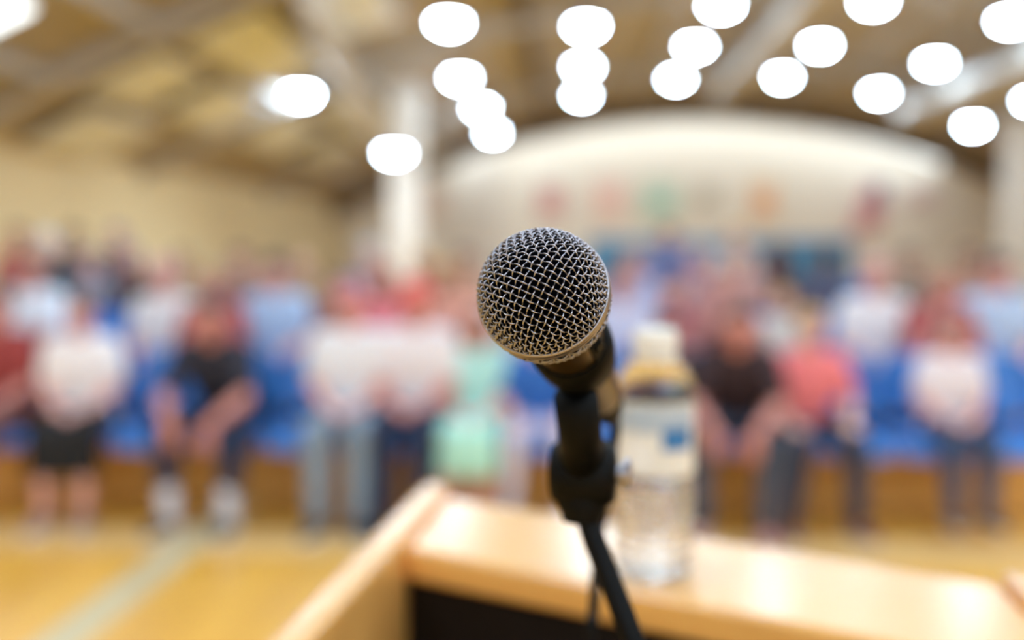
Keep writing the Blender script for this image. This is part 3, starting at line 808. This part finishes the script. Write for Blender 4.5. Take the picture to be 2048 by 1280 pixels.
arc_sheet(.0323, -175, -25, .118, .138).build('label_band', mat('label_grey_blue', (176, 190, 204), .35), lab, True)
arc_sheet(.0324, -84, -34, .104, .122).build('label_patch', mat('label_blue', (48, 118, 178), .35), lab, True)
arc_sheet(.03235, -150, -100, .088, .112).build('label_oval', mat('label_white', (242, 240, 236), .35), lab, True)

# ------------------------------------------------------------------ microphone
BC = at_depth(1086.5, 589, .376)
BE = at_depth(1215, 822, .376 + .155)
Fz = (BC - BE).normalized()
ang = math.radians(28)
fx = CX * math.cos(ang) - CY * math.sin(ang); fx = (fx - Fz * fx.dot(Fz)).normalized()
fy = Fz.cross(fx)
MR = Matrix((fx, fy, Fz)).transposed()
mic = empty('microphone', BC); tag(mic, 'handheld microphone with silver woven wire ball grille in a black stand clip', 'microphone')
mic.rotation_euler = MR.to_euler()
RB = .0243; PT = .00262; WR = .00039; AM = .00066
def sph(u, v, off):
    r = math.hypot(u, v); th = r / RB
    if r < 1e-9: return V((0, 0, RB + off))
    return V((math.sin(th) * u / r, math.sin(th) * v / r, math.cos(th))) * (RB + off)
m = MB(); RM = RB * math.pi / 2 * .985; n = int(RM / PT)
for fam in (0, 1):
    for i in range(-n, n + 1):
        v = i * PT; half = math.sqrt(max(0, RM * RM - v * v))
        if half < PT * .6: continue
        ns = max(6, int(2 * half / PT * 6)); pts = []
        for k in range(ns + 1):
            u = -half + 2 * half * k / ns
            sg = -1 if i % 2 else 1
            off = AM * math.cos(math.pi * u / PT) * sg * (1 if fam == 0 else -1)
            pts.append(sph(u, v, off) if fam == 0 else sph(v, u, off))
        m.tube(pts, WR, seg=7, cap=False, up=pts[0])
gr = m.build('grille_mesh', M_nickel, mic, True)
m = MB(); m.ellipsoid((0, 0, 0), (.0227, .0227, .0227), 48, 32); m.build('foam_liner', M_foam, mic, True)
m = MB(); m.lathe([(.0244, .0022), (.0249, .0026), (.0254, .0022), (.0256, .0012), (.0256, .0004), (.0253, .0), (.0256, -.0004), (.0256, -.0014), (.0253, -.0026), (.0246, -.0032)], 96, cap=False)
m.build('grille_band', M_ring, mic, True)
# lower, tapering half of the grille
def low_r(z): # z from -.0036 down to -.026
    t = (-z - .0036) / .0224; return .0246 - .0085 * t ** 1.7
m = MB(); NA = 52; rows_ = 9
for i in range(NA):
    a = 2 * math.pi * i / NA; pts = []
    for k in range(rows_ * 4 + 1):
        z = -.0036 - .0224 * k / (rows_ * 4); rr = low_r(z) + AM * .8 * math.cos(math.pi * k / 4) * (1 if i % 2 else -1)
        pts.append(V((rr * math.cos(a), rr * math.sin(a), z)))
    m.tube(pts, .0004, seg=6, cap=False)
for j in range(1, rows_):
    z = -.0036 - .0224 * j / rows_; pts = []
    for k in range(NA * 4 + 1):
        a = 2 * math.pi * k / (NA * 4); rr = low_r(z) - AM * .8 * math.cos(math.pi * k / 4) * (-1 if j % 2 else 1) * -1
        pts.append(V((rr * math.cos(a), rr * math.sin(a), z)))
    m.tube(pts, .0004, seg=6, cap=False)
m.build('lower_grille_mesh', M_nickel, mic, True)
m = MB(); m.lathe([(.0225, -.003), (.021, -.012), (.0165, -.022), (.0145, -.027)], 48); m.build('lower_liner', M_foam, mic, True)
m = MB(); m.lathe([(.0158, -.0245), (.0168, -.0255), (.0168, -.029), (.0158, -.030)], 48); m.build('collar', M_ring, mic, True)
m = MB(); m.lathe([(.0150, -.029), (.0154, -.031), (.0152, -.05), (.0140, -.09), (.0122, -.128), (.0118, -.136), (.0112, -.138)], 48); smooth_angle(m.build('handle', M_handle, mic), 30)
m = MB(); m.box((.0149, 0, -.045), (.002, .008, .018)); m.box((.0163, 0, -.042), (.002, .005, .006)); bevel(m.build('switch', M_black, mic), .0006, 2)
m = MB(); m.lathe([(.0092, -.136), (.0098, -.138), (.0098, -.158), (.0085, -.166), (.0055, -.180), (.0045, -.184)], 28); smooth_angle(m.build('cable_plug', M_black, mic), 30)

# ------------------------------------------------------------------ stand clip and gooseneck
def mic_pt(x, y, z): return BC + MR @ V((x, y, z))
stand = empty('microphone_stand', on_z(1290, 1290, ZL - .2)); base_pt = V(stand.location)
# the neck rises from the desk nearer the speaker and bends away to the clip
sw = at_depth(1168, 945, .488)
neck = [at_depth(1165, 1000, .487), at_depth(1185, 1070, .482), at_depth(1222, 1165, .474), at_depth(1268, 1285, .464), at_depth(1310, 1400, .458)]
bx = neck[-1] + V((.004, .0, -.06)); bx2 = V((bx.x + .002, bx.y + .004, ZL - .2))
base_pt = V((bx2.x, bx2.y, ZL - .2)); stand.location = base_pt
tag(stand, 'black gooseneck stand with rubber clip holding the microphone', 'stand')
def L_(p): return V(p) - base_pt
def spline(pts, n=8):
    out = []
    P_ = [pts[0]] + list(pts) + [pts[-1]]
    for i in range(1, len(P_) - 2):
        for k in range(n):
            t = k / n; a, b_, c_, d_ = P_[i - 1], P_[i], P_[i + 1], P_[i + 2]
            out.append(.5 * ((2 * b_) + (c_ - a) * t + (2 * a - 5 * b_ + 4 * c_ - d_) * t * t + (3 * b_ - a - 3 * c_ + d_) * t ** 3))
    out.append(P_[-2]); return out
path = spline([L_(p) for p in neck] + [L_(bx), L_(bx2)], 26)
m = MB(); m.tube(path, [.0053 + .0004 * (k % 2) for k in range(len(path))], seg=14); m.build('gooseneck', M_black, stand, True)
m = MB(); m.lathe([(.034, 0), (.034, .004), (.03, .008), (.012, .010), (.010, .03), (.007, .032)], 32); smooth_angle(m.build('mount_flange', M_black, stand), 30)
# clip sleeve: open ring round the handle
m = MB(); vs = []; fs = []; n = 40; zz = [-.054, -.057, -.068, -.079, -.082]
rin = [.0153, .0150, .0145, .0138, .0137]; rout = [.0166, .0184, .0180, .0168, .0150]
for j, z in enumerate(zz):
    for i in range(n + 1):
        a = math.radians(200 + 320 * i / n)
        for rr in (rin[j], rout[j]): vs.append(L_(mic_pt(rr * math.cos(a), rr * math.sin(a), z)))
st = 2 * (n + 1)
for j in range(len(zz) - 1):
    for i in range(n):
        o0 = j * st + 2 * i
        fs.append((o0, o0 + 2, o0 + st + 2, o0 + st)); fs.append((o0 + 1, o0 + st + 1, o0 + st + 3, o0 + 3))
    for i in (0, n):
        o0 = j * st + 2 * i; fs.append((o0, o0 + st, o0 + st + 1, o0 + 1))
for j in (0, len(zz) - 1):
    for i in range(n):
        o0 = j * st + 2 * i; fs.append((o0, o0 + 1, o0 + 3, o0 + 2))
m.add(vs, fs); clip = smooth_angle(m.build('clip_sleeve', M_black, stand), 40)
# arm from the sleeve to the swivel, swivel body, side screw
s0 = L_(mic_pt(0, 0, -.072)) - V((0, 0, .020)); s1 = L_(sw)
m = MB(); m.tube([s0, s0.lerp(s1, .5), s1], [.010, .0105, .0125], seg=16); m.build('clip_arm', M_black, stand, True)
m = MB(); ax = CX * .95 + CZ * .2; ax.normalize()
Mx = Matrix.Translation(s1) @ ax.to_track_quat('Z', 'Y').to_matrix().to_4x4()
m.lathe([(.006, -.0165), (.0135, -.0155), (.0165, -.011), (.0172, 0), (.0165, .011), (.0135, .0155), (.006, .0165)], 32, M=Mx); m.build('swivel', M_black, stand, True)
m = MB(); m.lathe([(.0045, .016), (.0045, .019), (.0075, .0195), (.0075, .0225), (.003, .0235)], 24, M=Mx); smooth_angle(m.build('swivel_screw', M_ring, stand), 30)
m = MB(); nk = (L_(neck[0]) - s1).normalized()
Mn = Matrix.Translation(s1) @ nk.to_track_quat('Z', 'Y').to_matrix().to_4x4()
m.lathe([(.012, .008), (.0125, .016), (.0105, .020), (.0095, .024), (.0065, .025)], 28, M=Mn); smooth_angle(m.build('thread_nut', M_black, stand), 30)
# cable
c0 = mic_pt(0, 0, -.180)
cpts = [c0, mic_pt(.001, -.002, -.200), at_depth(1212, 990, .56), at_depth(1200, 1060, .57), at_depth(1192, 1150, .565), at_depth(1186, 1240, .55)]
lastp = at_depth(1182, 1330, .54); cpts += [lastp, V((lastp.x - .004, lastp.y - .004, ZL - .192)), V((lastp.x - .03, lastp.y - .05, ZL - .196)), V((lastp.x - .1, lastp.y - .08, ZL - .196))]
cr = empty('microphone_cable', c0); tag(cr, 'thin black cable hanging from the microphone plug behind the gooseneck', 'cable')
m = MB(); m.tube([p - c0 for p in spline(cpts, 10)], .0031, seg=10); m.build('cord', M_black, cr, True)
